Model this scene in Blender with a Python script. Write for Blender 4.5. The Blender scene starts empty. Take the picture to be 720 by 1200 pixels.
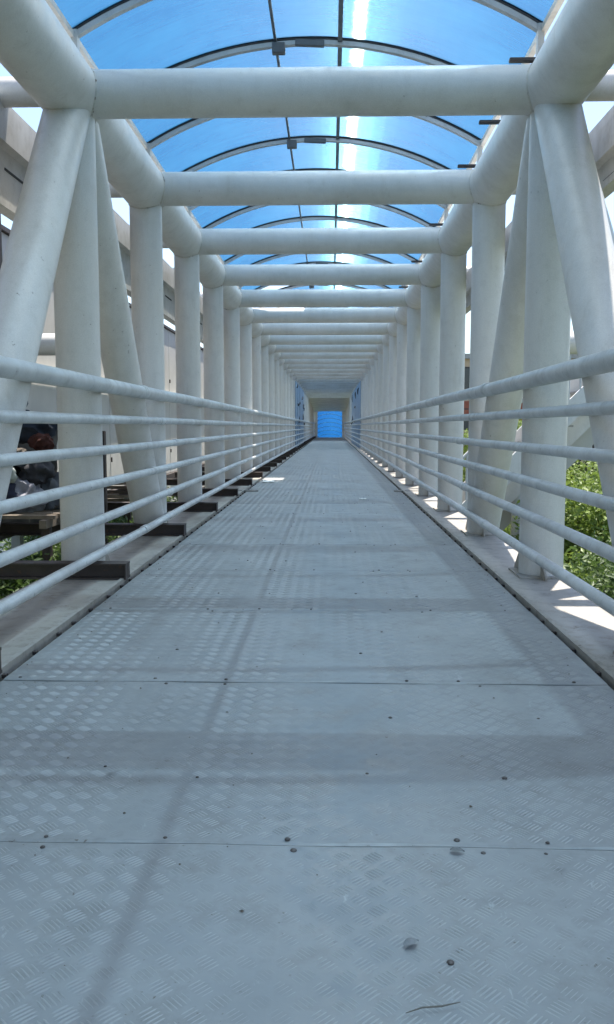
import bpy, bmesh, math, random
from mathutils import Vector, Matrix
R = math.radians
rng = random.Random(11)
sc = bpy.context.scene
COL = sc.collection

# ------------------------------------------------------------------ camera
CAMZ = 7.0                      # eye 1 m above the deck, deck 6 m above the ground
cd = bpy.data.cameras.new('camera'); cam = bpy.data.objects.new('camera', cd); COL.objects.link(cam)
cam.location = (0, 0, CAMZ)
cam.rotation_euler = (R(90) - 0.1, 0, 0.028)
cd.sensor_fit = 'VERTICAL'; cd.sensor_height = 36.0; cd.lens = 36.0 * 1000 / 1200
cd.clip_start = 0.05; cd.clip_end = 2000
sc.camera = cam

# ------------------------------------------------------------------ light
SUNV = Vector((0.12, 0.30, 1.0)).normalized()
elev = math.asin(SUNV.z); azim = math.atan2(SUNV.x, SUNV.y)
w = bpy.data.worlds.new('World'); sc.world = w; w.use_nodes = True
nt = w.node_tree; bgn = nt.nodes['Background']
sky = nt.nodes.new('ShaderNodeTexSky'); sky.sky_type = 'NISHITA'; sky.sun_disc = False
sky.sun_elevation = elev; sky.sun_rotation = azim
sky.air_density = 1.0; sky.dust_density = 1.0; sky.ozone_density = 1.0
nt.links.new(sky.outputs[0], bgn.inputs[0]); bgn.inputs[1].default_value = 0.15
sd = bpy.data.lights.new('sun', 'SUN'); so = bpy.data.objects.new('sun', sd); COL.objects.link(so)
so.rotation_euler = SUNV.to_track_quat('Z', 'Y').to_euler(); so.location = (0, 0, 60)
sd.energy = 5.0; sd.angle = R(0.6); sd.color = (1.0, 0.95, 0.87)
sc.view_settings.view_transform = 'Standard'; sc.view_settings.look = 'None'
sc.view_settings.exposure = 1.02; sc.view_settings.gamma = 1.0
sc.cycles.max_bounces = 10; sc.cycles.transparent_max_bounces = 24
sc.cycles.diffuse_bounces = 5; sc.cycles.sample_clamp_indirect = 6.0

# ------------------------------------------------------------------ materials
def nodes(name):
    m = bpy.data.materials.new(name); m.use_nodes = True
    t = m.node_tree; b = t.nodes['Principled BSDF']
    return m, t, b
def N(t, typ, **kw):
    n = t.nodes.new(typ)
    for k, v in kw.items(): setattr(n, k, v)
    return n
def noise(t, scale, detail=4, rough=0.6, stretch=(1, 1, 1), vec=None, off=(0, 0, 0)):
    if vec is None:
        g = N(t, 'ShaderNodeNewGeometry'); vec = g.outputs['Position']
    mp = N(t, 'ShaderNodeMapping'); mp.inputs['Scale'].default_value = stretch; mp.inputs['Location'].default_value = off
    t.links.new(vec, mp.inputs[0])
    n = N(t, 'ShaderNodeTexNoise'); n.inputs['Scale'].default_value = scale
    n.inputs['Detail'].default_value = detail; n.inputs['Roughness'].default_value = rough
    t.links.new(mp.outputs[0], n.inputs['Vector'])
    return n.outputs['Fac']
def ramp(t, fac, p0, p1, c0=(0, 0, 0, 1), c1=(1, 1, 1, 1)):
    r = N(t, 'ShaderNodeValToRGB'); e = r.color_ramp.elements
    e[0].position = p0; e[1].position = p1; e[0].color = c0; e[1].color = c1
    t.links.new(fac, r.inputs[0]); return r.outputs[0]
def mixc(t, fac, a, b):
    m = N(t, 'ShaderNodeMix', data_type='RGBA')
    for sock, v in ((m.inputs[0], fac), (m.inputs[6], a), (m.inputs[7], b)):
        if isinstance(v, (int, float)): sock.default_value = v
        elif isinstance(v, tuple): sock.default_value = v if len(v) == 4 else (*v, 1)
        else: t.links.new(v, sock)
    return m.outputs[2]
def bump(t, b, h, strength=0.3, dist=0.01):
    n = N(t, 'ShaderNodeBump'); n.inputs['Strength'].default_value = strength; n.inputs['Distance'].default_value = dist
    t.links.new(h, n.inputs['Height']); t.links.new(n.outputs[0], b.inputs['Normal'])

def painted(name, base, dirt, rough=0.42, spots=(0.12, 0.07, 0.04), spot_lo=0.70, amount=0.55, streak=(1, 1, .15)):
    """weathered paint: broad mottling, run-down streaks, rust specks and a slightly orange-peeled surface"""
    m, t, b = nodes(name)
    n1 = noise(t, 1.7, 5, .65, streak); n2 = noise(t, 9, 6, .7); n3 = noise(t, 34, 3, .6, off=(3, 1, 8)); n4 = noise(t, 70, 2, .5)
    c = mixc(t, ramp(t, n1, .38, .72), base, dirt)
    c = mixc(t, ramp(t, n2, .5, .78, c1=(amount,) * 3 + (1,)), c, tuple(x * .72 for x in dirt))
    n5 = noise(t, 5.5, 7, .72, (1.6, 1.6, .22), off=(9, 4, 2))
    c = mixc(t, ramp(t, n5, .56, .76, c1=(.28, .28, .28, 1)), c, tuple(x * y for x, y in zip(dirt, (.62, .56, .48))))   # run-down grime
    mk = N(t, 'ShaderNodeMath', operation='MULTIPLY')
    t.links.new(ramp(t, n3, spot_lo, spot_lo + .04), mk.inputs[0]); t.links.new(ramp(t, n2, .45, .62), mk.inputs[1])
    c = mixc(t, mk.outputs[0], c, spots)
    t.links.new(c, b.inputs['Base Color'])
    t.links.new(ramp(t, n2, .3, .8, (rough - .08,) * 3 + (1,), (rough + .2,) * 3 + (1,)), b.inputs['Roughness'])
    hs = N(t, 'ShaderNodeHueSaturation'); mr = N(t, 'ShaderNodeMapRange'); mr.inputs[1].default_value = .3; mr.inputs[2].default_value = .7; mr.inputs[3].default_value = .90; mr.inputs[4].default_value = 1.06
    t.links.new(noise(t, 160, 3, .75), mr.inputs[0]); t.links.new(mr.outputs[0], hs.inputs['Value']); t.links.new(c, hs.inputs['Color']); t.links.new(hs.outputs[0], b.inputs['Base Color'])   # sprayed-paint speckle
    bump(t, b, n4, .16, .004)
    return m
def plain(name, base, rough=.6, var=.25, scale=6, metal=0, stretch=(1, 1, 1), bmp=.2):
    m, t, b = nodes(name)
    n = noise(t, scale, 5, .65, stretch)
    c = mixc(t, ramp(t, n, .3, .7), tuple(x * (1 - var) for x in base), tuple(min(1, x * (1 + var * .6)) for x in base))
    t.links.new(c, b.inputs['Base Color']); b.inputs['Roughness'].default_value = rough; b.inputs['Metallic'].default_value = metal
    if bmp: bump(t, b, noise(t, scale * 6, 3), bmp, .01)
    return m

M_TUBE = painted('tube_paint', (.72, .70, .665), (.60, .57, .52), .38, amount=.3)
M_WELD = painted('weld_paint', (.66, .64, .60), (.50, .45, .38), .55, spot_lo=.58)
DL, DR = -1.301, 1.084           # deck edges
M_RAIL = painted('rail_paint', (.62, .63, .62), (.42, .42, .40), .34, spot_lo=.68)
M_LEDGE = painted('ledge_paint', (.41, .38, .335), (.25, .22, .18), .55, spot_lo=.66, amount=.8, streak=(1, .3, 1))
M_DARK = painted('dark_primer', (.045, .033, .030), (.075, .055, .045), .6, spots=(.15, .07, .035), spot_lo=.62)
M_FASC = painted('fascia_paint', (.55, .54, .51), (.40, .385, .35), .45)
M_RIB = painted('rib_paint', (.50, .50, .49), (.36, .36, .35), .5)
M_PURL = plain('purlin_metal', (.10, .115, .13), .45, .2)
M_BOX = plain('clamp_metal', (.10, .105, .11), .5, .3)
M_SLOT = plain('slot_rubber', (.03, .03, .03), .8, .2)
M_PIPE = painted('rusty_pipe', (.20, .085, .055), (.13, .055, .04), .7, spot_lo=.6)
M_WALL = plain('render_wall', (.62, .59, .53), .85, .12, 1.2)
M_PEACH = plain('peach_wall', (.58, .42, .28), .85, .12, 1.2)
M_CONC = plain('concrete', (.36, .34, .31), .9, .25, 2.5)
M_GLASS = plain('window_glass', (.03, .04, .05), .12, .2, 2, bmp=0)
M_WOOD = plain('weathered_wood', (.20, .16, .12), .8, .4, 8, stretch=(1, .2, 1))
M_SCREW = plain('screw_metal', (.11, .09, .08), .4, .6, 60, metal=.5)
M_BARK = plain('bark', (.10, .075, .05), .9, .4, 10, stretch=(1, 1, .3))
M_GRASS = plain('grass_ground', (.05, .075, .025), .95, .5, 3)
M_ROAD = plain('asphalt', (.05, .05, .05), .9, .3, 12)
M_PAVE = plain('pavement', (.30, .28, .25), .9, .2, 4)
M_LINE = plain('road_paint', (.75, .75, .72), .7, .1, 8)
M_PANEL = painted('blue_grey_panel', (.30, .42, .56), (.24, .34, .46), .4)
M_INK = plain('black_spray_paint', (.015, .015, .02), .7, .2)
M_PAPER = plain('white_litter', (.80, .78, .73), .8, .1)
M_PVC = painted('portal_sheet', (.78, .76, .70), (.50, .48, .44), .5)

def brick_material():
    m, t, b = nodes('brick_far')
    n = noise(t, 2.0, 4, .6)
    c = mixc(t, ramp(t, n, .35, .7), (.30, .085, .05), (.38, .13, .08))
    t.links.new(c, b.inputs['Base Color']); b.inputs['Roughness'].default_value = .9
    return m
M_BRICK = brick_material()

def deck_material():
    m, t, b = nodes('chequer_plate_paint')
    oi = N(t, 'ShaderNodeObjectInfo')
    n1 = noise(t, .9, 6, .7); n2 = noise(t, 5, 7, .72, off=(2, 5, 1)); n3 = noise(t, 46, 3, .6); n4 = noise(t, 13, 6, .75, (1, .35, 1), off=(7, 2, 2))
    c = mixc(t, ramp(t, n1, .33, .68), (.23, .24, .238), (.32, .33, .325))
    c = mixc(t, ramp(t, n2, .50, .74, c1=(.62, .62, .62, 1)), c, (.175, .168, .15))
    c = mixc(t, ramp(t, n4, .635, .70, c1=(.5, .5, .5, 1)), c, (.55, .56, .56))          # pale scuffs
    mk = N(t, 'ShaderNodeMath', operation='MULTIPLY')
    t.links.new(ramp(t, n3, .665, .70), mk.inputs[0]); t.links.new(ramp(t, n2, .46, .6), mk.inputs[1])
    c = mixc(t, mk.outputs[0], c, (.10, .075, .055))                                     # specks of grime
    tc = N(t, 'ShaderNodeTexCoord'); sx = N(t, 'ShaderNodeSeparateXYZ'); t.links.new(tc.outputs['Object'], sx.inputs[0])
    cs = []
    for ax, o0 in ((0, DL + .004), (1, .002)):                                           # grime held between the raised bars
        q = N(t, 'ShaderNodeMath', operation='SUBTRACT'); q.inputs[1].default_value = o0; t.links.new(sx.outputs[ax], q.inputs[0])
        q2 = N(t, 'ShaderNodeMath', operation='MULTIPLY'); q2.inputs[1].default_value = math.pi / .0368; t.links.new(q.outputs[0], q2.inputs[0])
        q3 = N(t, 'ShaderNodeMath', operation='COSINE'); t.links.new(q2.outputs[0], q3.inputs[0]); cs.append(q3)
    pr = N(t, 'ShaderNodeMath', operation='MULTIPLY'); t.links.new(cs[0].outputs[0], pr.inputs[0]); t.links.new(cs[1].outputs[0], pr.inputs[1])
    c = mixc(t, ramp(t, pr.outputs[0], .0, .4, c1=(.10, .10, .10, 1)), c, (.15, .145, .13))
    vo = N(t, 'ShaderNodeTexVoronoi'); vo.inputs['Scale'].default_value = 2.3
    g = N(t, 'ShaderNodeNewGeometry'); ad = N(t, 'ShaderNodeVectorMath', operation='ADD')
    nn = N(t, 'ShaderNodeTexNoise'); nn.inputs['Scale'].default_value = 9; t.links.new(g.outputs['Position'], nn.inputs['Vector'])
    sc_ = N(t, 'ShaderNodeVectorMath', operation='SCALE'); sc_.inputs['Scale'].default_value = .09
    t.links.new(nn.outputs['Color'], sc_.inputs[0]); t.links.new(g.outputs['Position'], ad.inputs[0]); t.links.new(sc_.outputs[0], ad.inputs[1])
    t.links.new(ad.outputs[0], vo.inputs['Vector'])
    c = mixc(t, ramp(t, vo.outputs['Distance'], .035, .065, (.62, .62, .62, 1), (0, 0, 0, 1)), c, (.09, .09, .09))  # sparse dark stains
    v = N(t, 'ShaderNodeHueSaturation'); t.links.new(c, v.inputs['Color'])
    mr = N(t, 'ShaderNodeMapRange'); mr.inputs[3].default_value = .93; mr.inputs[4].default_value = 1.07
    t.links.new(oi.outputs['Random'], mr.inputs[0]); t.links.new(mr.outputs[0], v.inputs['Value'])
    t.links.new(v.outputs[0], b.inputs['Base Color'])
    t.links.new(ramp(t, n2, .3, .75, (.34,) * 3 + (1,), (.62,) * 3 + (1,)), b.inputs['Roughness'])
    b.inputs['Metallic'].default_value = .1
    bump(t, b, n3, .15, .002)
    return m
M_DECK = deck_material()
def bar_material():
    m, t, b = nodes('worn_highlit_bars')
    n1 = noise(t, 1.3, 6, .7, off=(4, 4, 0)); n2 = noise(t, 16, 4, .7)
    c = mixc(t, ramp(t, n1, .36, .64), (.345, .35, .345), (.395, .40, .39)); c = mixc(t, ramp(t, n2, .55, .8, c1=(.5, .5, .5, 1)), c, (.20, .19, .17))  # paler than the plate: worn tops plus highlights put into the colour
    t.links.new(c, b.inputs['Base Color']); b.inputs['Metallic'].default_value = .05
    t.links.new(ramp(t, n2, .3, .7, (.52,) * 3 + (1,), (.68,) * 3 + (1,)), b.inputs['Roughness'])
    return m
M_BAR = bar_material()

def poly_material(name='blue_polycarbonate', k=1.0):
    """blue multiwall polycarbonate: tinted see-through, milky translucency, and fluted forward scatter along the bridge"""
    m, t, b = nodes(name); t.nodes.remove(b)
    out = t.nodes['Material Output']
    g = N(t, 'ShaderNodeNewGeometry')
    n1 = noise(t, 1.3, 7, .68, (1.2, 16, 1)); n2 = noise(t, 1.4, 4, .6)
    colT = mixc(t, ramp(t, n1, .3, .7), (.19, .34, .50), (.25, .40, .54))
    n2 = mixc(t, .5, mixc(t, .5, n1, noise(t, 5, 4, .7, (1, 22, 1))), n2)
    colD = mixc(t, ramp(t, n2, .38, .62), (.002, .078, .190), (.010, .128, .255))
    tr = N(t, 'ShaderNodeBsdfTransparent'); t.links.new(colT, tr.inputs[0])
    colT = mixc(t, 1 - k, colT, (.0, .05, .18)); colD = mixc(t, 1 - k, colD, (.0, .02, .12))
    tl = N(t, 'ShaderNodeBsdfTranslucent'); t.links.new(colD, tl.inputs[0]); t.links.new(colT, tr.inputs[0])
    # micro-flutes run across the span: they tilt the normal only lengthwise
    wn = N(t, 'ShaderNodeTexWhiteNoise', noise_dimensions='3D')
    mu = N(t, 'ShaderNodeVectorMath', operation='SCALE'); mu.inputs['Scale'].default_value = 913.0
    t.links.new(g.outputs['Position'], mu.inputs[0]); t.links.new(mu.outputs[0], wn.inputs['Vector'])
    mr = N(t, 'ShaderNodeMapRange'); mr.inputs[3].default_value = -1.4; mr.inputs[4].default_value = 1.4
    t.links.new(wn.outputs['Value'], mr.inputs[0])
    cb = N(t, 'ShaderNodeCombineXYZ'); t.links.new(mr.outputs[0], cb.inputs[1])
    ad = N(t, 'ShaderNodeVectorMath', operation='ADD'); t.links.new(g.outputs['Normal'], ad.inputs[0]); t.links.new(cb.outputs[0], ad.inputs[1])
    no = N(t, 'ShaderNodeVectorMath', operation='NORMALIZE'); t.links.new(ad.outputs[0], no.inputs[0])
    rf = N(t, 'ShaderNodeBsdfRefraction'); rf.inputs['Color'].default_value = (.80, .86, .86, 1) if k == 1 else (.10, .50, .95, 1)
    rf.inputs['Roughness'].default_value = .085; rf.inputs['IOR'].default_value = 3.0
    t.links.new(no.outputs[0], rf.inputs['Normal'])
    rg = N(t, 'ShaderNodeBsdfRefraction'); rg.inputs['Color'].default_value = (.22, .66, .95, 1)
    rg.inputs['Roughness'].default_value = .30; rg.inputs['IOR'].default_value = 3.0
    t.links.new(no.outputs[0], rg.inputs['Normal'])
    rm = N(t, 'ShaderNodeMixShader'); rm.inputs[0].default_value = .09
    t.links.new(rf.outputs[0], rm.inputs[1]); t.links.new(rg.outputs[0], rm.inputs[2])
    gl = N(t, 'ShaderNodeBsdfGlossy'); gl.inputs['Roughness'].default_value = .25; gl.inputs['Color'].default_value = (.8, .9, 1, 1)
    m1 = N(t, 'ShaderNodeMixShader'); m1.inputs[0].default_value = POLY_TL
    t.links.new(tr.outputs[0], m1.inputs[1]); t.links.new(tl.outputs[0], m1.inputs[2])
    m2 = N(t, 'ShaderNodeMixShader'); m2.inputs[0].default_value = POLY_RF
    t.links.new(m1.outputs[0], m2.inputs[1]); t.links.new(rm.outputs[0], m2.inputs[2])
    m3 = N(t, 'ShaderNodeMixShader'); m3.inputs[0].default_value = .05
    t.links.new(m2.outputs[0], m3.inputs[1]); t.links.new(gl.outputs[0], m3.inputs[2])
    t.links.new(m3.outputs[0], out.inputs[0])
    return m
POLY_TL, POLY_RF = .80, .17
M_POLY = poly_material()
M_POLY2 = poly_material('blue_polycarbonate_deep', .25)

def leaf_material(name, a, c2, tl=.35):
    m, t, b = nodes(name)
    oi = N(t, 'ShaderNodeObjectInfo')
    n = noise(t, 1.6, 4, .6); n2 = noise(t, 14, 3, .6)
    c = mixc(t, ramp(t, n, .35, .65), a, c2); c = mixc(t, ramp(t, n2, .4, .7, c1=(.6, .6, .6, 1)), c, tuple(x * 1.5 for x in c2))
    t.links.new(c, b.inputs['Base Color']); b.inputs['Roughness'].default_value = .5
    out = t.nodes['Material Output']
    tr = N(t, 'ShaderNodeBsdfTranslucent'); t.links.new(c, tr.inputs[0])
    mx = N(t, 'ShaderNodeMixShader'); mx.inputs[0].default_value = tl
    t.links.new(b.outputs[0], mx.inputs[1]); t.links.new(tr.outputs[0], mx.inputs[2]); t.links.new(mx.outputs[0], out.inputs[0])
    return m
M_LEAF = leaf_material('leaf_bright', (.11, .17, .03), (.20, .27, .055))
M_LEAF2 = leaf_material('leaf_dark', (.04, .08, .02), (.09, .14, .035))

# ------------------------------------------------------------------ mesh helpers
def link(name, mesh, parent=None, loc=None, rot=None):
    o = bpy.data.objects.new(name, mesh); COL.objects.link(o)
    if parent: o.parent = parent
    if loc is not None: o.location = loc
    if rot is not None: o.rotation_euler = rot
    return o
def finish(bm, name, mat, smooth=True, ang=40):
    me = bpy.data.meshes.new(name)
    bmesh.ops.recalc_face_normals(bm, faces=bm.faces[:])
    bm.to_mesh(me); bm.free()
    me.materials.append(mat)
    if smooth:
        me.polygons.foreach_set('use_smooth', [True] * len(me.polygons))
        try: me.set_sharp_from_angle(angle=R(ang))
        except Exception: pass
    return me
def box(bm, x0, x1, y0, y1, z0, z1):
    v = [bm.verts.new(p) for p in ((x0, y0, z0), (x1, y0, z0), (x1, y1, z0), (x0, y1, z0), (x0, y0, z1), (x1, y0, z1), (x1, y1, z1), (x0, y1, z1))]
    for f in ((0, 3, 2, 1), (4, 5, 6, 7), (0, 1, 5, 4), (1, 2, 6, 5), (2, 3, 7, 6), (3, 0, 4, 7)):
        bm.faces.new([v[i] for i in f])
def bbox(x0, x1, y0, y1, z0, z1, name, mat, bev=0):
    bm = bmesh.new(); box(bm, x0, x1, y0, y1, z0, z1)
    if bev: bmesh.ops.bevel(bm, geom=bm.edges[:], offset=bev, segments=2, affect='EDGES')
    return finish(bm, name, mat, bool(bev))
def tube_rings(bm, pts, rad, seg=28, cap=True):
    """tube through pts; rad a number or a list"""
    P = [Vector(p) for p in pts]
    if not isinstance(rad, (list, tuple)): rad = [rad] * len(P)
    d0 = (P[1] - P[0]).normalized(); up = Vector((0, 0, 1)) if abs(d0.z) < .9 else Vector((0, 1, 0))
    u = d0.cross(up).normalized(); rings = []
    for i, p in enumerate(P):
        d = (P[min(i + 1, len(P) - 1)] - P[max(i - 1, 0)]).normalized()
        u = (u - d * u.dot(d)).normalized(); v = d.cross(u)
        rings.append([bm.verts.new(p + (u * math.cos(a) + v * math.sin(a)) * rad[i]) for a in (2 * math.pi * k / seg for k in range(seg))])
    for a, b in zip(rings, rings[1:]):
        for k in range(seg): bm.faces.new((a[k], a[(k + 1) % seg], b[(k + 1) % seg], b[k]))
    if cap:
        bm.faces.new(rings[0][::-1]); bm.faces.new(rings[-1])
def tube(pts, rad, name, mat, seg=28):
    bm = bmesh.new(); tube_rings(bm, pts, rad, seg); return finish(bm, name, mat)
def prism(bm, poly, axis, a0, a1):
    """poly of 2-D points extruded along axis ('x' or 'y')"""
    def P(p, a): return (a, p[0], p[1]) if axis == 'x' else (p[0], a, p[1])
    A = [bm.verts.new(P(p, a0)) for p in poly]; B = [bm.verts.new(P(p, a1)) for p in poly]
    n = len(poly)
    bm.faces.new(A); bm.faces.new(B[::-1])
    for k in range(n): bm.faces.new((A[k], A[(k + 1) % n], B[(k + 1) % n], B[k]))
def thing(name, label, cat, loc=(0, 0, 0), group=None, rz=0):
    o = bpy.data.objects.new(name, None); COL.objects.link(o); o.location = loc; o.rotation_euler = (0, 0, rz)
    o['label'] = label; o['category'] = cat
    if group: o['group'] = group
    return o
def tag(o, label, cat, group=None):
    o['label'] = label; o['category'] = cat
    if group: o['group'] = group
    return o
def structure(o): o['kind'] = 'structure'; return o

# ------------------------------------------------------------------ dimensions (x right, y along the bridge)
CX, HW = -.136, 1.545            # bridge axis and half distance between column axes
XL, XR = CX - HW, CX + HW
SP, Y1 = 2.206, 5.702            # frame spacing, first full frame in view
HC = CAMZ + 2.128                # chord axis
DK = CAMZ - 1.0                  # deck surface
LG = DK + .012                   # ledge surface
RC, RT = .2, .145                # chord and tube radii
DL, DR = -1.301, 1.084           # deck edges
I0, I1 = -4, 32                  # frames
YS, YE = Y1 + (I0 - .5) * SP, 78.0
frames = [Y1 + i * SP for i in range(I0, I1 + 1)]

# ------------------------------------------------------------------ ground far below
bm = bmesh.new()
vs = [bm.verts.new(p) for p in ((-900, -900, 0), (900, -900, 0), (900, 1500, 0), (-900, 1500, 0))]; bm.faces.new(vs)
structure(link('ground', finish(bm, 'ground', M_GRASS, False)))
def sheet(name, x0, x1, y0, y1, z, mat):
    bm = bmesh.new(); bm.faces.new([bm.verts.new(p) for p in ((x0, y0, z), (x1, y0, z), (x1, y1, z), (x0, y1, z))])
    return structure(link(name, finish(bm, name, mat, False)))
sheet('road', -300, 300, 22, 40, .004, M_ROAD)
for y in (22.6, 30.9, 39.3): sheet('road_marking', -300, 300, y, y + .12, .008, M_LINE)
for y0, y1 in ((19.2, 22), (40, 43)):
    structure(link('pavement', bbox(-300, 300, y0, y1, -.1, .13, 'pavement', M_PAVE)))

# ------------------------------------------------------------------ deck of chequer plate
PL, SEAM0 = 1.306, 1.96
def plate_mesh(seed):
    r = random.Random(seed)
    v = []; f = []
    x0, x1, y0, y1 = DL + .004, DR - .004, .0012, PL - .001
    # the sheet itself, 6 mm thick with a slight wave
    nx = 12; base = []
    for j, yy in enumerate((y0, y0 + .01, PL * .5, y1 - .01, y1)):
        row = []
        for i in range(nx + 1):
            x = x0 + (x1 - x0) * i / nx
            z = -.0016 * math.sin(i * 1.9 + seed * 2 + j) - (.002 if j in (0, 4) else 0)
            row.append(len(v)); v.append((x, yy, z))
        base.append(row)
    for a, b in zip(base, base[1:]):
        for i in range(nx): f.append((a[i], a[i + 1], b[i + 1], b[i]))
    lo = len(v)
    for p in ((x0, y0, -.012), (x1, y0, -.012), (x1, y1, -.012), (x0, y1, -.012)): v.append(p)
    f.append((lo, lo + 3, lo + 2, lo + 1))
    f.append(tuple([lo, lo + 1] + base[0][::-1])); f.append(tuple([lo + 2, lo + 3] + base[-1]))
    f.append(tuple([lo + 3, lo] + [row[0] for row in base])); f.append(tuple([lo + 1, lo + 2] + [row[-1] for row in base[::-1]]))
    nf = len(f)
    a = .0368                     # half of the repeat along x and y
    L, W, H, G = .0215, .0021, .0016, .0098
    ni = int((x1 - x0) / a) + 2; nj = int((y1 - y0) / a) + 2
    for j in range(nj):
        for i in range(ni):
            if (i + j) % 2: continue
            cx, cy = x0 + i * a, y0 + j * a
            s = 1 if j % 2 else -1
            for k in (-2, -1, 0, 1, 2):
                ux, uy = .7071 * s, .7071
                px, py = cx - uy * k * G * 1.0, cy + ux * k * G
                LL = L * (1 if abs(k) < 2 else .86)
                if not (x0 + .03 < px < x1 - .03 and y0 + .03 < py < y1 - .03): continue
                n = len(v)
                for (q, e, h) in ((-LL, 0, -.001), (-LL * .6, -W, -.001), (LL * .6, -W, -.001), (LL, 0, -.001), (LL * .6, W, -.001), (-LL * .6, W, -.001), (-LL * .55, 0, H), (LL * .55, 0, H)):
                    v.append((px + ux * q - uy * e, py + uy * q + ux * e, h))
                f += [(n, n + 1, n + 6), (n + 1, n + 2, n + 7, n + 6), (n + 2, n + 3, n + 7), (n + 3, n + 4, n + 7), (n + 4, n + 5, n + 6, n + 7), (n + 5, n, n + 6)]
    me = bpy.data.meshes.new('deck_plate'); me.from_pydata(v, [], f); me.materials.append(M_DECK); me.materials.append(M_BAR)
    me.polygons.foreach_set('material_index', [0] * nf + [1] * (len(f) - nf))
    me.polygons.foreach_set('use_smooth', [False] * nf + [True] * (len(f) - nf)); me.update()
    return me
deck = structure(bpy.data.objects.new('deck', None)); COL.objects.link(deck); deck.location = (0, 0, DK)
pms = [plate_mesh(1), plate_mesh(2)]
screw = bmesh.new()
bmesh.ops.create_uvsphere(screw, u_segments=8, v_segments=5, radius=.009)
for v_ in screw.verts: v_.co.z = max(v_.co.z * .55, -.001)
screw_me = finish(screw, 'screw', M_SCREW)
k0 = int(math.ceil((YS - SEAM0) / PL)); k1 = int((YE - SEAM0) / PL)
for k in range(k0, k1 + 1):
    p = link('deck_plate', pms[k % 2], deck, (0, SEAM0 + k * PL, rng.uniform(-.0012, .0012)), (rng.uniform(-.001, .001), 0, 0))
    if -1 <= k < 9:
        spots = [(x + rng.uniform(-.03, .03), yy + rng.uniform(-.006, .006)) for x in (-1.22, -.68, -.42, -.10, .33, .53, .95) for yy in (.028,) if rng.random() < .9]
        spots += [(x + rng.uniform(-.05, .05), PL - .03) for x in (-.68, -.40, -.10, .345, .53) if rng.random() < .6]
        spots += [(x + rng.uniform(-.05, .05), .43 + rng.uniform(-.05, .05)) for x in (-.64, -.36, .49, .12) if rng.random() < .7]
        spots += [(x + rng.uniform(-.05, .05), .87 + rng.uniform(-.05, .05)) for x in (-.9, .2, .75) if rng.random() < .5]
        for x, yy in spots:
            q = link('screw', screw_me, p, (x, yy, .001)); q.scale = (rng.uniform(.55, .95),) * 3
# joists under the plates
jm = bbox(DL, DR, -.03, .03, -.12, -.014, 'joist', M_DARK)
for k in range(k0, k1 + 1): link('joist', jm, deck, (0, SEAM0 + k * PL, 0))

# dark underside sheet below the joists keeps the deck a closed box
link('soffit', bbox(DL, DR, YS, YE, -.14, -.124, 'soffit', M_DARK), deck)

# ------------------------------------------------------------------ tubular truss
truss = thing('footbridge_truss', 'white painted tubular steel truss of round columns and crossbeams over the walkway', 'bridge')
def pt(x, y, z): return (x, y, z)
for x in (XL, XR):
    link('top_chord', tube([(x, YS, HC), (x, YE, HC)], RC, 'top_chord', M_TUBE, 48), truss)
cb = tube([(-HW, 0, 0), (HW, 0, 0)], RT, 'crossbeam', M_TUBE, 40)
col_me = tube([(0, 0, 0), (0, 0, HC - LG)], RT, 'column', M_TUBE, 40)
def bead(fn, name='weld_bead'):
    bm = bmesh.new(); n = 40; pts = [Vector(fn(2 * math.pi * k / n)) for k in range(n)]; rings = []
    c0 = sum(pts, Vector()) / n
    for k, p in enumerate(pts):
        d = (pts[(k + 1) % n] - pts[k - 1]).normalized(); u = (p - c0).normalized(); u = (u - d * u.dot(d)).normalized(); v = d.cross(u); q = .0085 + .0018 * math.sin(k * 2.4)
        rings.append([bm.verts.new(p + (u * math.cos(a) + v * math.sin(a)) * q) for a in (math.pi * j / 3 for j in range(6))])
    for k in range(n):
        A, B = rings[k], rings[(k + 1) % n]
        for j in range(6): bm.faces.new((A[j], A[(j + 1) % 6], B[(j + 1) % 6], B[j]))
    return finish(bm, name, M_WELD)
wb_beam = [bead(lambda a, s=s: (s * (HW - math.sqrt(RC ** 2 - (RT * math.sin(a)) ** 2)), RT * math.cos(a), RT * math.sin(a))) for s in (-1, 1)]
wb_col = bead(lambda a: (RT * math.cos(a), RT * math.sin(a), HC - LG - math.sqrt(RC ** 2 - (RT * math.cos(a)) ** 2)))
for y in frames:
    b_ = link('crossbeam', cb, truss, (CX, y, HC))
    if y < 26:
        for m_ in wb_beam: link('weld_bead', m_, b_)
    for x in (XL, XR):
        c_ = link('column', col_me, truss, (x, y, LG))
        if y < 20: link('weld_bead', wb_col, c_)
for x in (XL, XR):
    for yb in (Y1 - SP, Y1 + SP):
        link('diagonal', tube([(x, yb, LG), (x, Y1, HC)], RT - .003, 'diagonal', M_TUBE, 40), truss)
# outward stub tubes carrying the eaves beams
for s, x in ((-1, XL), (1, XR)):
    st = tube([(0, 0, 0), (s * .62, 0, 0)], .09, 'stub', M_TUBE, 24)
    for y in frames: link('stub', st, truss, (x, y, HC + .02))
# raking legs of the support frame
for s, x in ((-1, XL), (1, XR)):
    link('raking_leg', tube([(x + s * .05, Y1 + .05, HC - .05), (x + s * 1.16, Y1 + .05, LG - .4)], .10, 'raking_leg', M_TUBE, 28), truss)
    link('outrigger', tube([(x, Y1 + SP, CAMZ + .75), (x + s * 1.6, Y1 + SP, CAMZ + .75)], .10, 'outrigger', M_TUBE, 28), truss)
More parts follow.
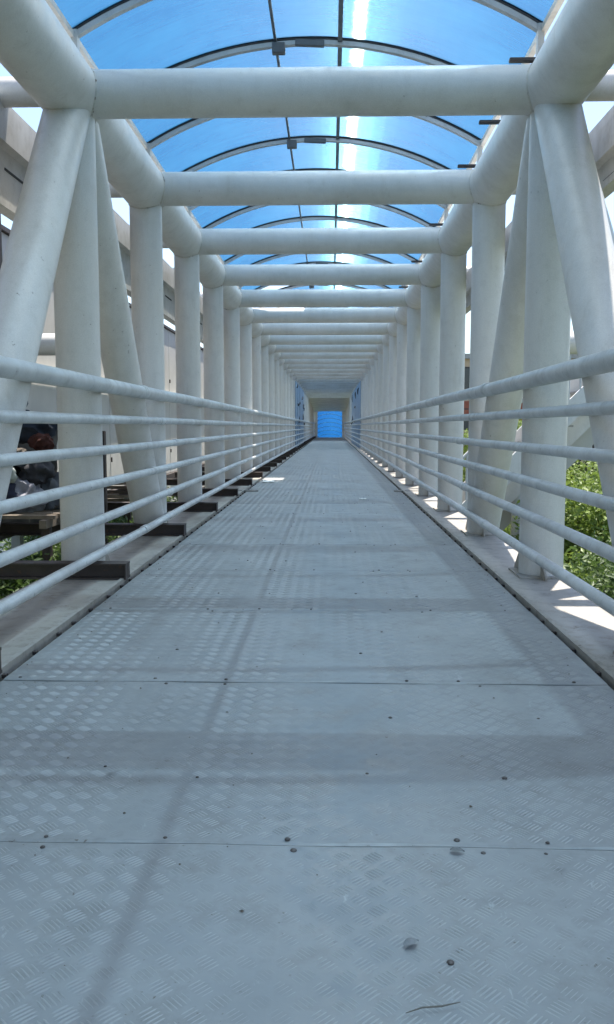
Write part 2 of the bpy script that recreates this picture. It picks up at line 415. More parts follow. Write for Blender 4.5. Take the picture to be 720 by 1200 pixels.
# ledges: a flanged plate with an upstand beside the deck
def ledge(x0, x1, side):
    """x0 deck side"""
    s = side
    pl = [(x0, LG - .10), (x0, LG + .010), (x0 + s * .022, LG + .012), (x0 + s * .024, LG), (x1 - s * .03, LG), (x1 - s * .03, LG + .012), (x1, LG + .012), (x1, LG - .24), (x1 - s * .02, LG - .24), (x1 - s * .02, LG - .03), (x0 + s * .03, LG - .03), (x0 + s * .03, LG - .10)]
    bm = bmesh.new(); prism(bm, pl, 'y', YS, YE)
    return link('ledge', finish(bm, 'ledge', M_LEDGE, False), truss)
ledge(DL - .035, XL - .19, -1); ledge(DR + .02, XR + .19, 1)
# gap strip seen between deck and ledge
link('gap_gutter', bbox(DL - .036, DL, YS, YE, LG - .16, LG - .045, 'gap_gutter', M_DARK), truss)
link('gap_gutter', bbox(DR, DR + .0205, YS, YE, LG - .16, LG - .045, 'gap_gutter', M_DARK), truss)
# short cleats bridging the gap
cl = bbox(-.0095, .0095, -.012, .012, -.004, .012, 'cleat', M_DARK)
for k in range(70):
    y = .9 + k * .31 + rng.uniform(-.05, .05)
    if y > 15: break
    link('cleat', cl, truss, (DL - .0165, y, DK - .010)); link('cleat', cl, truss, (DR + .0102, y + .1, DK - .010))
# dark floor-beam ends on the left ledge
def ibeam(x0, x1, h, wd):
    bm = bmesh.new()
    box(bm, x0, x1, -wd / 2, wd / 2, h - .012, h); box(bm, x0, x1, -wd / 2, wd / 2, 0, .012); box(bm, x0 + .001, x1 - .001, -.006, .006, .011, h - .011)
    box(bm, x1 - .01, x1 - .002, -wd / 2 + .003, wd / 2 - .003, .0115, h - .0115)
    return finish(bm, 'floor_beam', M_DARK, False)
fb = ibeam(-1.35, .36, .105, .12)
for i, y in enumerate(frames):
    link('floor_beam', fb, truss, (XL, y - RT - .09, LG + .001))
# gusset plates at the column feet
bm = bmesh.new(); prism(bm, [(0, 0), (.16, 0), (.16, .02), (.02, .15), (0, .15)], 'x', -.006, .006); g_me = finish(bm, 'gusset', M_LEDGE, False)
for y in frames:
    for dy in (-.07, .07):
        pass
    link('gusset', g_me, truss, (XR - .11, y + RT - .03, LG)); link('gusset', g_me, truss, (XR - .03, y - RT + .03, LG), (0, 0, math.pi))
    link('gusset', g_me, truss, (XL + .11, y + RT - .03, LG))
# foot plates
fp = bbox(-.17, .17, -.19, .19, 0, .012, 'foot_plate', M_LEDGE)
for y in frames:
    for x in (XL + .005, XR - .005): link('foot_plate', fp, truss, (x, y, LG + .0005))
# lower lattice below the ledge: bottom chords and cross girders
for x in (XL, XR): link('bottom_chord', tube([(x, YS, LG - .46), (x, YE, LG - .46)], RC, 'bottom_chord', M_TUBE, 32), truss)

# ------------------------------------------------------------------ eaves beams outside the truss
def eaves(x, s, low, label):
    t = thing('eaves_beam', label, 'beam', (x, 0, CAMZ), 'eaves beams outside the truss')
    # outline (offset outwards, height above eye): top flange, web, lip, bottom flange
    pl = [(0, 2.10), (s * .13, 2.12), (s * .13, low), (s * .03, low), (s * .03, low + .05), (s * .05, low + .06), (s * .05, 1.82), (0, 1.84)]
    bm = bmesh.new(); prism(bm, pl, 'y', YS, 60); link('web', finish(bm, 'web', M_FASC, False), t)
    sl = bbox(-.004, .004, 0, .42, -.008, .008, 'slot', M_SLOT)
    for k in range(60): link('slot', sl, t, (s * .049, 1.2 + k * .92, 1.70))
eaves(-2.12, -1, 1.44, 'pale steel eaves beam with slots outside the columns on the left')
eaves(1.85, 1, 1.64, 'pale steel eaves beam against the sky outside the right columns')
o = link('rusty_pipe', tube([(XL - .50, YS, CAMZ + 2.62), (XL - .50, 60, CAMZ + 2.62)], .05, 'rusty_pipe', M_PIPE, 16))
tag(o, 'rust brown pipe running high along the left side outside the white chord', 'pipe')

# ------------------------------------------------------------------ blue canopy
VCX, VH, VS, VR = -.166, 1.50, CAMZ + 2.52, .415       # centre, half width, spring height, rise
RAD = (VH ** 2 + VR ** 2) / (2 * VR); VC = VS + VR - RAD
AMAX = math.asin(VH / RAD)
def vault(a, r=0): return (VCX + (RAD + r) * math.sin(a), VC + (RAD + r) * math.cos(a))
canopy = thing('canopy', 'blue translucent barrel vault roof on curved grey ribs above the crossbeams', 'canopy')
def arc_strip(a0, a1, n, r0, r1, y0, y1, name, mat):
    """curved bar of rectangular section"""
    bm = bmesh.new(); rings = []
    for i in range(n + 1):
        a = a0 + (a1 - a0) * i / n
        (xa, za), (xb, zb) = vault(a, r0), vault(a, r1)
        rings.append([bm.verts.new(p) for p in ((xa, y0, za), (xa, y1, za), (xb, y1, zb), (xb, y0, zb))])
    for A, B in zip(rings, rings[1:]):
        for k in range(4): bm.faces.new((A[k], A[(k + 1) % 4], B[(k + 1) % 4], B[k]))
    bm.faces.new(rings[0]); bm.faces.new(rings[-1][::-1])
    return finish(bm, name, mat, True, 30)
FLIP = True       # faces look down: light enters the sheet from the sky side
def arc_sheet(a0, a1, n, y0, y1, name, mat, r=0, sag=0):
    bm = bmesh.new(); prev = None
    for i in range(n + 1):
        a = a0 + (a1 - a0) * i / n; x, z = vault(a, r)
        cur = [bm.verts.new((x, y0 + (y1 - y0) * j / 3, z - sag * (1 if j in (1, 2) else 0))) for j in range(4)]
        if prev:
            for j in range(3): bm.faces.new((prev[j + 1], cur[j + 1], cur[j], prev[j])) if FLIP else bm.faces.new((prev[j], cur[j], cur[j + 1], prev[j + 1]))
        prev = cur
    me = bpy.data.meshes.new(name); bm.normal_update(); bm.to_mesh(me); bm.free(); me.materials.append(mat)
    me.polygons.foreach_set('use_smooth', [True] * len(me.polygons)); return me
half = SP / 2
rib_me = arc_strip(-AMAX, AMAX, 28, -.052, -.019, -.020, .024, 'rib', M_RIB)
seal_lo = arc_strip(-AMAX, AMAX, 28, -.018, -.006, -.024, .026, 'gasket', M_SLOT)
seal_me = arc_strip(-AMAX, AMAX, 28, .003, .010, -.026, .026, 'seal_strip', M_SLOT)
aP1 = math.asin((-.431 - VCX) / RAD); aP2 = math.asin((.062 - VCX) / RAD)
pan = [arc_sheet(-AMAX, aP1, 12, .0, half, 'canopy_panel', M_POLY, 0, .004), arc_sheet(aP1, aP2, 6, .0, half, 'canopy_panel', M_POLY, 0, .004), arc_sheet(aP2, AMAX, 12, .0, half, 'canopy_panel', M_POLY, 0, .004)]
post_me = bbox(-.02, .02, -.03, .03, 0, VS - HC - RC + .06, 'post', M_RIB)
brk_me = bbox(-.27, .0, -.02, .02, -.012, .012, 'bracket', M_DARK, .003)
clamp = bmesh.new(); box(clamp, -.05, .05, -.03, .03, -.04, .04); bmesh.ops.bevel(clamp, geom=clamp.edges[:], offset=.006, segments=1, affect='EDGES'); clamp_me = finish(clamp, 'clamp_box', M_BOX)
bar_me = bbox(-.11, .11, -.02, .02, -.022, .022, 'tie_plate', M_BOX, .003)
y = Y1 + (I0) * SP; k = 0
while y < 60.5:
    link('rib', rib_me, canopy, (0, y, 0)); link('gasket', seal_lo, canopy, (0, y, 0)); link('seal_strip', seal_me, canopy, (0, y, 0))
    for j, pm in enumerate(pan):
        if j == 0 and 15.9 < y < 16.9: continue          # one sheet missing on the left
        link('canopy_panel', pm, canopy, (0, y, rng.uniform(-.001, .001)), (rng.uniform(-.0015, .0015), 0, 0))
    for s in (-1, 1):
        link('post', post_me, canopy, (VCX + s * (VH - .02), y, HC + RC - .06))
    link('bracket', brk_me, canopy, (XR - .02, y - .02, CAMZ + 2.30))
    if k % 2 == 1:
        x, z = vault(aP1, -.075); link('clamp_box', clamp_me, canopy, (x + .02, y - .03, z))
        x, z = vault(aP1 + .09, -.058); link('tie_plate', bar_me, canopy, (x, y - .045, z), (0, .05, 0))
    y += half; k += 1
yA, yB = Y1 + I0 * SP, y
for a, hw_ in ((aP1, .010), (aP2, .017)):
    x, z = vault(a, -.02)
    link('purlin', bbox(x - hw_, x + hw_, yA, yB, z - .012, z + .012, 'purlin', M_PURL), canopy)
for s in (-1, 1):
    x = VCX + s * VH
    link('gutter', bbox(x - .02, x + .02, yA, yB, VS - .05, VS - .012, 'gutter', M_FASC), canopy)
# scrap lying on the roof
bm = bmesh.new()
prev = None
for i in range(9):
    u = i / 8; a = math.asin((-.98 + .44 * u - VCX) / RAD); x, z = vault(a, .012 + .012 * math.sin(u * 9)); yy = 7.45 + .25 * u
    wd = .05 * (math.sin(math.pi * (.12 + u * .8)) ** .6)
    cur = [bm.verts.new((x, yy - wd, z)), bm.verts.new((x, yy + wd, z + .004))]
    if prev: bm.faces.new((prev[0], cur[0], cur[1], prev[1]))
    prev = cur
bmesh.ops.solidify(bm, geom=bm.faces[:], thickness=.004)
tag(link('plastic_scrap', finish(bm, 'plastic_scrap', M_PAPER)), 'torn white strip lying on the outside of the blue roof at upper left', 'litter')

# ------------------------------------------------------------------ railings
def railing(x, hts, label):
    t = thing('railing', label, 'railing', (x, 0, CAMZ), 'railings along the deck')
    for k, h in enumerate(hts):
        r = .050 if k == 0 else .031
        pts = []; n = int((YE - YS) / SP)
        for i in range(n + 1):
            y = YS + i * SP
            pts.append((rng.uniform(-.004, .004), y, h + rng.uniform(-.005, .005)))
        pts.append((0, YE, h))
        rl = link('rail', tube(pts, r, 'rail', M_RAIL, 20), t)
        sl = tube([(0, -.06, 0), (0, -.052, 0), (0, .052, 0), (0, .06, 0)], [r + .0005, r + .004, r + .004, r + .0005], 'sleeve', M_RAIL, 20)
        for i in range(3):
            link('sleeve', sl, rl, (0, YS + (5 + i * 3) * SP + .35 * ((k * 37) % 5), h))
    link('end_post', bbox(-.035, .035, YE - .07, YE, -1, hts[0], 'end_post', M_RAIL), t)
    # short lugs from the rails to the column faces
    s = -1 if x < 0 else 1
    for y in frames:
        if y > 40 or y < 0: continue
        for h in hts:
            lg = link('lug', LUG, t, (s * .02, y, h))
LUG = bbox(-.03, .03, -.012, .012, -.012, .012, 'lug', M_RAIL)
railing(-1.50, (.272, .045, -.155, -.371, -.606, -.826), 'grey tubular railing of six rails along the left edge of the deck')
railing(1.225, (.288, .079, -.137, -.338, -.553, -.776), 'grey tubular railing of six rails along the right edge of the deck')

# ------------------------------------------------------------------ loose things on the deck
o = link('cover_plate', bbox(0, .46, -.05, .05, 0, .02, 'cover_plate', M_CONC, .002), None, (.97, 13.1, DK + .004), (0, 0, .03))
tag(o, 'narrow grey cover strip jutting onto the deck from under the right railing', 'cover strip')
o = link('cover_plate', bbox(-.46, 0, -.05, .05, 0, .02, 'cover_plate', M_CONC, .002), None, (-1.12, 13.1, DK + .004), (0, 0, -.02))
tag(o, 'narrow grey cover strip jutting onto the deck from under the left railing', 'cover strip')
def scrap(name, x, y, sx, sy, mat, label, seed):
    r = random.Random(seed); bm = bmesh.new(); g = [[bm.verts.new(((i / 5 - .5) * sx + r.uniform(-.1, .1) * sx, (j / 4 - .5) * sy + r.uniform(-.1, .1) * sy, r.uniform(.002, .018))) for i in range(6)] for j in range(5)]
    for j in range(4):
        for i in range(5): bm.faces.new((g[j][i], g[j][i + 1], g[j + 1][i + 1], g[j + 1][i]))
    tag(link(name, finish(bm, name, mat, True, 20), None, (x, y, DK + .004)), label, 'litter')
scrap('paper_scrap', .44, 11.7, .09, .12, M_PAPER, 'small crumpled white paper scrap lying near the middle of the deck', 1)
scrap('lit_patch_sheet', -1.14, 15.4, .20, .55, M_PAPER, 'flat pale sheet for a sunlit patch at the left edge of the deck far ahead', 2)  # pale sheet stands in for a sunlit patch of the deck

# ------------------------------------------------------------------ far end: panels, low portal, descending roof
def side_panel(x, s, y0, y1, label, seed):
    t = thing('infill_hoarding', label, 'hoarding', (x, y0, LG), 'blue grey panels between the far columns')
    n = int((y1 - y0) / SP)
    for i in range(n):
        link('sheet', bbox(-.01, .01, i * SP + .16, (i + 1) * SP - .16, .02, HC - LG - RC, 'sheet', M_PANEL), t)
    r = random.Random(seed)
    for q in range(9):
        yy = r.uniform(.4, (y1 - y0) - .6); zz = r.choice((1.15, 1.25, 2.0, 2.4, 2.7))
        pts = []; a = r.uniform(-.5, .9)
        for i in range(6):
            pts.append((-s * .016, yy + i * .22 * math.cos(a), zz + i * .11 * math.sin(a) + r.uniform(-.04, .04)))
        link('graffiti_stroke', tube(pts, [.02, .035, .05, .045, .03, .012], 'graffiti_stroke', M_INK, 6), t)
side_panel(XL + .16, -1, Y1 + 14 * SP, Y1 + 20 * SP, 'blue grey panel with black graffiti strokes far along the left side', 4)
side_panel(XR - .16, 1, Y1 + 14 * SP, Y1 + 21 * SP, 'blue grey panel with black graffiti strokes far along the right side', 9)

portal = thing('end_portal', 'pale boxed portal with sloping soffit closing the far end of the bridge', 'portal', (CX, 60, DK))
bm = bmesh.new(); prism(bm, [(0, 3.0), (18.2, 2.36), (18.2, 2.9), (0, 3.45)], 'x', -HW - .1, HW + .1); link('soffit', finish(bm, 'soffit', M_PVC, False), portal)
for s, xx in ((-1, DL - CX - .02), (1, DR - CX + .02)):
    a_, b_ = sorted((xx - s * .10, s * (HW + .1)))
    link('jamb', bbox(a_, b_, 17.9, 18.2, 0, 2.35, 'jamb', M_PVC), portal)
stair = thing('stair_canopy', 'descending stair under a bright blue ribbed roof beyond the far portal', 'stairs', (CX, 78.3, DK))
SL = .42
def slope_pt(x, d, off): return (x, d, off - SL * d)
bm = bmesh.new(); prev = None
for i in range(13):
    a = -1 + 2 * i / 12; x = a * 1.55; z = 2.3 + .45 * (1 - a * a)
    cur = [bm.verts.new(slope_pt(x, d, z)) for d in (0, 3, 6, 9, 12, 16)]
    if prev:
        for j in range(5): bm.faces.new((prev[j], cur[j], cur[j + 1], prev[j + 1]))
    prev = cur
bm.normal_update()
if bm.faces[0 if not hasattr(bm.faces, 'ensure_lookup_table') else (bm.faces.ensure_lookup_table() or 0)].normal.z > 0: bmesh.ops.reverse_faces(bm, faces=bm.faces[:])
rs = bpy.data.meshes.new('roof_sheet'); bm.to_mesh(rs); bm.free(); rs.materials.append(M_POLY2); link('roof_sheet', rs, stair)
for k in range(17):
    d = .4 + k * .9; bm = bmesh.new()
    tube_rings(bm, [slope_pt(x * 1.53, d, 2.25 + .45 * (1 - x * x)) for x in [(-1 + 2 * i / 10) for i in range(11)]], .03, 6)
    link('rib', finish(bm, 'rib', M_RIB), stair)
for k in range(32):
    link('step', bbox(-1.5, 1.5, k * .4, k * .4 + .42, -.168 * k - .2, -.168 * (k + 1) + .0, 'step', M_CONC), stair)
for s in (-1, 1):
    for k in range(4):
        link('hand_rail', tube([slope_pt(s * 1.42, 0, .2 + k * .28), slope_pt(s * 1.42, 15, .2 + k * .28)], .03, 'hand_rail', M_RAIL, 8), stair)
bm = bmesh.new()
for s in (-1, 1):
    bm.faces.new([bm.verts.new(p) for p in (slope_pt(s * 1.55, 0, -.2), slope_pt(s * 1.55, 16, -.2), slope_pt(s * 1.55, 16, 2.3), slope_pt(s * 1.55, 0, 2.3))])
link('side_sheet', finish(bm, 'side_sheet', M_POLY2, False), stair)
bm = bmesh.new(); bm.faces.new([bm.verts.new(p) for p in ((-1.6, 16, -8), (1.6, 16, -8), (1.6, 16, -3.9), (-1.6, 16, -3.9))]); link('end_sheet', finish(bm, 'end_sheet', M_POLY2, False), stair)

# ------------------------------------------------------------------ bridge piers
pier_me = tube([(0, 0, 0), (0, 0, LG - .6)], .45, 'pier', M_CONC, 28)
for y, lb in ((Y1, 'round concrete pier below the braced columns nearest the camera'), (Y1 + 16 * SP, 'round concrete pier below the bridge beyond the road'), (77, 'round concrete pier below the far portal')):
    for s, sd_ in ((-.9, 'left'), (.9, 'right')):
        tag(link('bridge_pier', pier_me, None, (CX + s, y, 0)), lb + ', ' + sd_ + ' one', 'pier', 'piers carrying the bridge')

# ------------------------------------------------------------------ side stair on the right
def side_stair():
    t = thing('side_stair', 'cream steel stair with slim balusters rising to the right beyond the columns', 'stairs', (3.0, 14.0, CAMZ))
    def stringer(z0, yy, th_=.30):
        bm = bmesh.new(); prism(bm, [(-4.5, z0 - 4.5), (3.2, z0 + 3.2), (3.2, z0 + 3.2 - th_ * 1.41), (-4.5, z0 - 4.5 - th_ * 1.41)], 'y', yy, yy + .05)
        link('stringer', finish(bm, 'stringer', M_TUBE, False), t)
    stringer(-.42, 0); stringer(-.98, .5, .26)
    stringer(-.42, 1.5)
    tr = bbox(0, .30, .06, 1.48, -.03, 0, 'tread', M_CONC)
    for k in range(24): link('tread', tr, t, (-4.0 + k * .29, 0, -4.62 + k * .29))
    bm_ = tube([(0, 0, 0), (0, 0, .75)], .018, 'baluster', M_RAIL, 8)
    for k in range(40): link('baluster', bm_, t, (-4.2 + k * .18, .02, -4.62 + k * .18))
    link('hand_rail', tube([(-4.4, .02, -4.07), (3.1, .02, 3.43)], .03, 'hand_rail', M_RAIL, 12), t)
    # landing wall under the flight
    bm = bmesh.new(); prism(bm, [(-2.0, -3.0), (2.6, 1.6), (2.6, .75), (-2.0, -3.8)], 'y', .9, .96); link('infill_panel', finish(bm, 'infill_panel', M_WALL, False), t)
    for xx in (-2.5, .2, 2.9): link('stair_post', tube([(xx, .75, -CAMZ), (xx, .75, xx - .85)], .09, 'stair_post', M_TUBE, 16), t)
side_stair()
fence = thing('iron_fence', 'short black iron fence seen below the cream stair on the right', 'fence', (4.35, 18, CAMZ - .9))
fbm = bbox(-.02, .02, -.02, .02, 0, .75, 'bar', M_DARK)
for k in range(22): link('bar', fbm, fence, (k * .14, 0, 0))
link('top_rail', bbox(-.02, 3.0, -.025, .025, .75, .79, 'top_rail', M_DARK), fence); link('bottom_rail', bbox(-.02, 3.0, -.025, .025, -.04, 0, 'bottom_rail', M_DARK), fence)
for xx in (0, 2.96): link('fence_post', bbox(xx - .05, xx + .05, -.05, .05, -CAMZ + .9, -.045, 'fence_post', M_DARK), fence)

# ------------------------------------------------------------------ buildings
def building(name, loc, sx, sy, h, wall, label, floors, bays, band=None, rz=0, axis='y'):
    t = thing(name, label, 'building', loc, None, rz)
    link('wall', bbox(-sx / 2, sx / 2, 0, sy, 0, h, 'wall', wall), t)
    link('roof', bbox(-sx / 2 - .3, sx / 2 + .3, -.3, sy + .3, h, h + .35, 'roof', M_CONC), t)
    fh = h / floors
    wm = bmesh.new(); ww, wh = sx / bays * .5, fh * .48
    box(wm, -ww / 2 - .08, ww / 2 + .08, -.07, .02, -.08, 0); box(wm, -ww / 2 - .08, ww / 2 + .08, -.07, .02, wh, wh + .08)
    box(wm, -ww / 2 - .08, -ww / 2, -.065, .02, .0, wh); box(wm, ww / 2, ww / 2 + .08, -.065, .02, 0, wh); box(wm, -.03, .03, -.06, .02, 0, wh)
    fr = finish(wm, 'window', M_DARK, False); gl = bbox(-ww / 2, ww / 2, -.03, .015, 0, wh, 'pane', M_GLASS)
    def face(n, W, place):
        for f_ in range(floors):
            for b_ in range(n):
                u = -W / 2 + (b_ + .5) * W / n
                p, rr = place(u); wd = link('window', fr, t, (p[0], p[1], f_ * fh + fh * .3), (0, 0, rr)); link('pane', gl, wd)
    face(bays, sx, lambda u: ((u, -.001), 0))
    nb = max(2, int(sy / (sx / bays)))
    face(nb, sy, lambda u: ((-sx / 2 - .001, sy / 2 + u), -math.pi / 2)); face(nb, sy, lambda u: ((sx / 2 + .001, sy / 2 + u), math.pi / 2))
    if band: link('plinth_band', bbox(-sx / 2 - .05, sx / 2 + .05, -.06, sy + .05, band[0], band[1], 'plinth_band', M_BRICK), t)
    return t
building('apartment_block', (12.5, 62, 0), 12, 14, 11.8, M_PEACH, 'peach building with dark windows and a red brick band seen between the right columns', 4, 5, (7.4, 8.8))
building('office_block', (34, 90, 0), 20, 16, 16, M_WALL, 'taller cream building farther off on the right', 5, 7)
building('white_house', (-15, 30, 0), 10, 40, 8.5, M_WALL, 'long cream rendered building beyond the cream sheet wall on the left', 3, 4)
wall = thing('sheet_wall', 'cream sheet wall with vertical seams standing close outside the left columns', 'wall', (-3.35, 2, CAMZ))
wsh = bbox(-.03, .03, .006, 1.194, -.95, 1.95, 'wall_sheet', M_WALL, .004)
for k in range(34): link('wall_sheet', wsh, wall, (rng.uniform(-.006, .006), k * 1.2, 0))
hng = tube([(.045, 0, -.035), (.045, 0, .035)], .012, 'hinge', M_DARK, 8)
for k in range(34):
    for zz in (.92, .1, -.5): link('hinge', hng, wall, (0, k * 1.2, zz))
wp = bbox(-.14, -.04, -.05, .05, -CAMZ, 1.9, 'wall_post', M_CONC)
for k in range(0, 35, 3): link('wall_post', wp, wall, (0, k * 1.2, 0))
link('cap', bbox(-.07, .07, 0, 40.8, 1.955, 2.0, 'cap', M_DARK), wall); link('kerb_beam', bbox(-.12, .10, 0, 40.8, -1.12, -.955, 'kerb_beam', M_DARK), wall)
link('conduit', tube([(.09, 0, .62), (.09, 40, .62)], .045, 'conduit', M_TUBE, 14), wall)
building('grey_house', (-26, 70, 0), 18, 14, 12, M_CONC, 'grey concrete building far away on the left', 4, 6)

# ------------------------------------------------------------------ trees
def leaf_cloud(rad, hh, n, seed, mat, size):
    r = random.Random(seed); v = []; f = []
    clumps = []
    for _ in range(46):
        a = r.uniform(0, 6.283); e = math.asin(r.uniform(-.35, 1)); q = r.uniform(.55, 1.0)
        clumps.append((rad * q * math.cos(a) * math.cos(e), rad * q * math.sin(a) * math.cos(e), hh * q * math.sin(e), r.uniform(.22, .42) * rad))
    for _ in range(n):
        c = r.choice(clumps); a = r.uniform(0, 6.283); e = math.asin(r.uniform(-1, 1)); q = r.uniform(.3, 1) ** .5 * c[3]
        p = Vector((c[0] + q * math.cos(a) * math.cos(e), c[1] + q * math.sin(a) * math.cos(e), c[2] + q * .8 * math.sin(e)))
        s = size * r.uniform(.6, 1.4)
        nrm = Vector((r.gauss(0, .6), r.gauss(0, .6), r.uniform(.2, 1.2))).normalized()
        u = nrm.orthogonal().normalized(); u.rotate(Matrix.Rotation(r.uniform(0, 6.28), 3, nrm)); w_ = nrm.cross(u)
        i = len(v)
        v += [p - u * s, p + w_ * s * .42 + nrm * s * .08, p + u * s, p - w_ * s * .42 + nrm * s * .08]
        f.append((i, i + 1, i + 2, i + 3))
    me = bpy.data.meshes.new('crown'); me.from_pydata([tuple(q) for q in v], [], f); me.materials.append(mat); me.update()
    return me
crownA = leaf_cloud(2.1, 1.6, 52000, 3, M_LEAF, .050); crownB = leaf_cloud(2.4, 1.8, 60000, 5, M_LEAF2, .046)
def trunk_mesh(h, seed):
    r = random.Random(seed); bm = bmesh.new()
    tube_rings(bm, [(0, 0, 0), (.05, .03, h * .3), (-.04, .06, h * .6), (.03, 0, h)], [.19, .15, .12, .07], 10)
    for q in range(7):
        a = q * .9 + r.uniform(-.3, .3); z = h * r.uniform(.45, .8); L_ = r.uniform(1.0, 1.7)
        tube_rings(bm, [(0, .03, z), (math.cos(a) * L_ * .5, math.sin(a) * L_ * .5, z + L_ * .5), (math.cos(a) * L_, math.sin(a) * L_, z + L_ * .8)], [.07, .045, .015], 6)
    return finish(bm, 'trunk', M_BARK)
trunkm = trunk_mesh(5.0, 2)
def tree(x, y, top, s, crown, label, group):
    t = thing('broadleaf_tree', label, 'tree', (x, y, 0), group, rng.uniform(0, 6.28))
    tk = link('trunk', trunkm, t); tk.scale = (1, 1, max(.5, (top - 1.4 * s) / 5.0))
    c = link('crown', crown, t, (0, 0, top - 1.75 * s), (0, 0, rng.uniform(0, 6))); c.scale = (s, s, s)
G1 = 'trees below the bridge on the right'; G2 = 'trees below the bridge on the left'
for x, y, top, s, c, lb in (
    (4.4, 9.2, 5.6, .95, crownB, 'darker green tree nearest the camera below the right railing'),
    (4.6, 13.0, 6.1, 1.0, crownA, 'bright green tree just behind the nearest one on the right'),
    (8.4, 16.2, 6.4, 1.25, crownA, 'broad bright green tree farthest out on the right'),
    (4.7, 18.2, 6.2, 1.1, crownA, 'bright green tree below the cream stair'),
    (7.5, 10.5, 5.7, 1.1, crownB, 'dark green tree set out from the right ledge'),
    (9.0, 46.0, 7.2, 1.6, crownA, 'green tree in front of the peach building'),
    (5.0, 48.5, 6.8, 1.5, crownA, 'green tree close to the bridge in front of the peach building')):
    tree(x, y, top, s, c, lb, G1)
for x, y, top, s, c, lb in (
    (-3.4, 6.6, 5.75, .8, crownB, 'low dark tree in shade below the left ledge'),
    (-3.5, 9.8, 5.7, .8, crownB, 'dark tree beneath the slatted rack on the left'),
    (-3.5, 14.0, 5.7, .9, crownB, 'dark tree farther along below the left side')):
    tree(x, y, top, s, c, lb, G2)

# ------------------------------------------------------------------ rack and heap of rags outside on the left
rack = thing('slatted_rack', 'weathered wooden slatted rack holding rags outside the left columns', 'rack', (-2.95, 7.7, CAMZ - .78))
slm = bbox(-.62, .62, -.045, .045, 0, .03, 'slat', M_WOOD)
for k in range(7): link('slat', slm, rack, (0, -.55 + k * .18, 0), (0, .0, rng.uniform(-.03, .03)))
for xx in (-.55, .55): link('bearer', bbox(xx - .03, xx + .03, -.7, .68, -.07, -.002, 'bearer', M_WOOD), rack)
for xx in (-.55, .55):
    for yy in (-.6, .58): link('leg', bbox(xx - .034, xx + .034, yy - .034, yy + .034, -CAMZ + .78, -.072, 'leg', M_DARK), rack)
def rag(i, x, y, z, sx, sy, sz, col, label):
    m = plain('rag_cloth_%d' % i, col, .95, .35, 7)
    r = random.Random(i * 7); bm = bmesh.new(); bmesh.ops.create_icosphere(bm, subdivisions=4, radius=1)
    ph = [(Vector((r.gauss(0, 1), r.gauss(0, 1), r.gauss(0, 1))) * 2.6, r.uniform(0, 6)) for _ in range(9)]
    for v_ in bm.verts:
        d = v_.co.copy(); s = 1
        for w_, p_ in ph: s += .13 * (1 - abs(math.sin(d.dot(w_) + p_))) - .055
        v_.co = Vector((d.x * s * sx, d.y * s * sy, d.z * s * sz))
    tag(link('rag', finish(bm, 'rag', m, True, 60), None, (x, y, z)), label, 'cloth', 'rags heaped on the rack')
zb = CAMZ - .75
RAGS = (
    (-2.98, 7.35, .16, .18, .20, .15, (.03, .035, .06), 'navy crumpled cloth low at the front of the heap'),
    (-3.16, 7.45, .20, .12, .14, .24, (.25, .27, .27), 'pale grey cloth hanging down at the left of the heap'),
    (-2.74, 7.50, .13, .15, .18, .13, (.30, .30, .33), 'light lilac grey cloth at the right foot of the heap'),
    (-2.98, 7.70, .40, .20, .20, .16, (.02, .022, .025), 'black bundle in the middle of the heap'),
    (-2.64, 7.68, .60, .08, .10, .07, (.07, .022, .015), 'rust red cloth near the top right of the heap'),
    (-3.20, 7.80, .50, .14, .18, .14, (.20, .22, .22), 'grey folded cloth near the top left of the heap'),
    (-2.80, 7.84, .74, .20, .20, .12, (.022, .03, .045), 'dark blue sheet on top of the heap'),
    (-2.86, 7.30, .33, .10, .05, .08, (.42, .46, .43), 'small off white rag on the front of the heap'),
    (-2.66, 7.55, .36, .12, .14, .12, (.05, .05, .055), 'charcoal cloth on the right side of the heap'),
    (-3.08, 7.42, .62, .10, .08, .05, (.33, .36, .35), 'small pale rag tucked high on the left of the heap'),
    (-3.04, 7.95, .90, .12, .14, .14, (.06, .08, .10), 'slate grey bundle forming the peak of the heap'),
    (-2.80, 7.42, .50, .10, .07, .06, (.12, .10, .08), 'brown rag wedged below the red cloth'),
    (-2.56, 7.70, .16, .12, .16, .15, (.10, .11, .12), 'dark grey cloth at the far right foot of the heap'))
for i, (x, y, z, sx, sy, sz, c_, lb) in enumerate(RAGS): rag(i, x + .02, y, zb + z, sx * 1.25, sy * 1.25, sz * 1.25, c_, lb)

# black sheet added as a backdrop to darken the area behind the heap
bm = bmesh.new(); r_ = random.Random(8); g = []
for j in range(15):
    g.append([bm.verts.new((-.06 * math.sin(i * 1.1 + j * .25) + r_.uniform(-.02, .02), i * .13 + .02 * math.sin(j), -j * .085 - .06 * math.sin(i * .55) * (1 if j == 0 else .4))) for i in range(22)])
for j in range(14):
    for i in range(21): bm.faces.new((g[j][i], g[j][i + 1], g[j + 1][i + 1], g[j + 1][i]))
bmesh.ops.solidify(bm, geom=bm.faces[:], thickness=.006)
M_BACKDROP = plain('black_backdrop', (.018, .022, .024), .5, .4, 5)
tag(link('backdrop', finish(bm, 'backdrop', M_BACKDROP, True, 70), None, (-3.18, 7.0, CAMZ + .10)), 'black crumpled sheet added as a dark backdrop behind the heap of rags on the left', 'backdrop')

tag(link('signboard', bbox(-.03, .03, 0, .75, 0, 1.25, 'signboard', M_SLOT, .01), None, (-3.2, 7.6, CAMZ + 1.13)), 'tall dark board above the cream sheet wall at the far left edge', 'board')
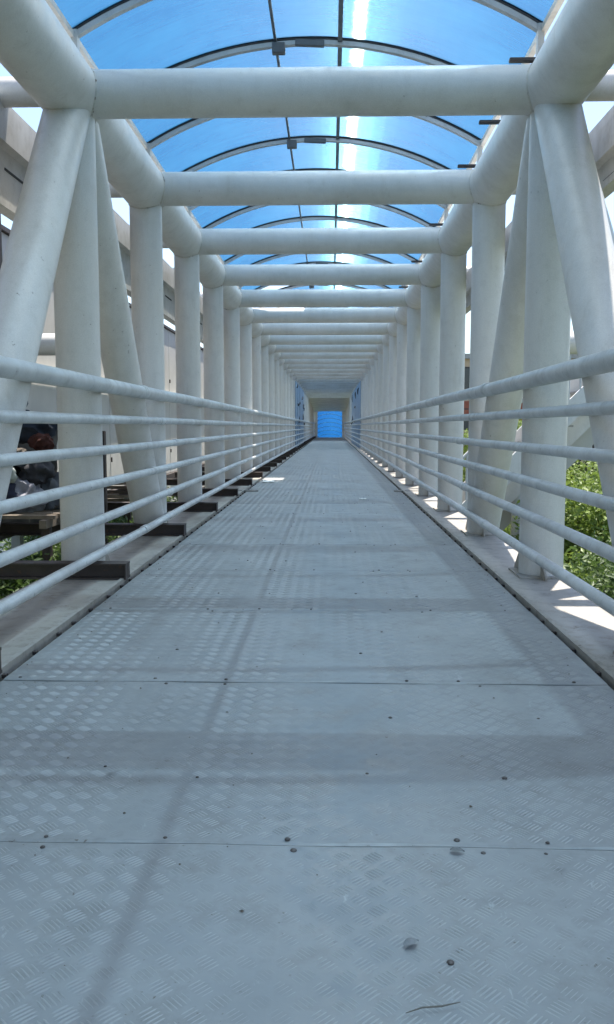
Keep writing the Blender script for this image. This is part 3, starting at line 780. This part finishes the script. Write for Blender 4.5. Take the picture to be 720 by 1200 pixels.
# small debris on the nearest plates
def leafbit(x, y, a, L_, W_, col, label):
    bm = bmesh.new(); n = 7; prev = None
    for i in range(n):
        u = i / (n - 1); wd = W_ * math.sin(math.pi * min(1, u + .06)) ** .7
        cur = [bm.verts.new(((u - .5) * L_, -wd, .004 * math.sin(u * 3) + .003)), bm.verts.new(((u - .5) * L_, 0, .001 + .004 * math.sin(u * 3))), bm.verts.new(((u - .5) * L_, wd, .0035 + .004 * math.sin(u * 3)))]
        if prev:
            for k in (0, 1): bm.faces.new((prev[k], cur[k], cur[k + 1], prev[k + 1]))
        prev = cur
    tag(link('dry_leaf', finish(bm, 'dry_leaf', plain('dry_leaf_' + str(int(L_ * 1e4)), col, .8, .3, 40)), None, (x, y, DK + .003), (0, 0, a)), label, 'leaf')
leafbit(.158, 1.565, .5, .034, .010, (.22, .225, .225), 'grey dry leaf lying on the nearest plate right of centre')
leafbit(.30, 1.93, -.2, .034, .010, (.17, .175, .17), 'small grey leaf scrap just below the nearest seam on the right')
tag(link('twig', tube([(0, 0, .003), (.03, .006, .006), (.065, .008, .004), (.10, .013, .005)], [.0008, .0015, .0017, .0008], 'twig', plain('dry_twig', (.17, .155, .13), .8, .3, 40), 6), None, (.13, 1.365, DK + .003), (0, 0, .15)), 'thin brown twig lying on the nearest plate at the bottom of the view', 'twig')
r_ = random.Random(77)
bm = bmesh.new()
for k in range(420):
    x = r_.uniform(DL + .02, DR - .02) if r_.random() < .45 else r_.choice((DL + abs(r_.gauss(0, .07)) + .01, DR - abs(r_.gauss(0, .07)) - .01)); y = r_.uniform(1.2, 14) ** 1.0; q = r_.uniform(.0015, .006)
    vs = [bm.verts.new((x + q * math.cos(a) * r_.uniform(.6, 1.3), y + q * math.sin(a) * r_.uniform(.6, 1.3), .0015)) for a in (0, 1.6, 3.1, 4.7)]; tp = bm.verts.new((x, y, .0015 + q * .6))
    for i in range(4): bm.faces.new((vs[i], vs[(i + 1) % 4], tp))
gr = link('grit', finish(bm, 'grit', plain('grit', (.13, .10, .075), .9, .5, 90), False), None, (0, 0, DK)); gr['kind'] = 'stuff'; tag(gr, 'scattered dirt grit and flakes on the deck, thickest along both edges', 'grit')

tb = thing('timber_stack', 'dark old boards stacked beside a post outside the left columns beyond the rags', 'boards', (-2.75, 10.6, CAMZ - 1.05))
for k in range(7):
    link('board', bbox(-.30, .30, -.07, .07, 0, .035, 'board', M_WOOD if k % 3 else M_DARK), tb, (rng.uniform(-.06, .06), rng.uniform(-.05, .05), .05 + k * .055), (rng.uniform(-.03, .03), rng.uniform(-.04, .04), rng.uniform(-.3, .3)))
for k in (-1, 1): link('board_support', bbox(k * .2 - .04, k * .2 + .04, -.04, .04, -CAMZ + 1.05, .045, 'board_support', M_DARK), tb)
pst = link('dark_post', bbox(-.05, .05, -.05, .05, 0, CAMZ - .05, 'dark_post', M_DARK, .006), None, (-2.6, 9.6, 0)); tag(pst, 'dark square post standing just outside the second left column', 'post')
pst = link('dark_post', bbox(-.05, .05, -.05, .05, 0, CAMZ - .55, 'dark_post', M_DARK, .006), None, (-2.75, 8.75, 0)); tag(pst, 'dark rusty post rising behind the slatted rack beside the first left column', 'post')
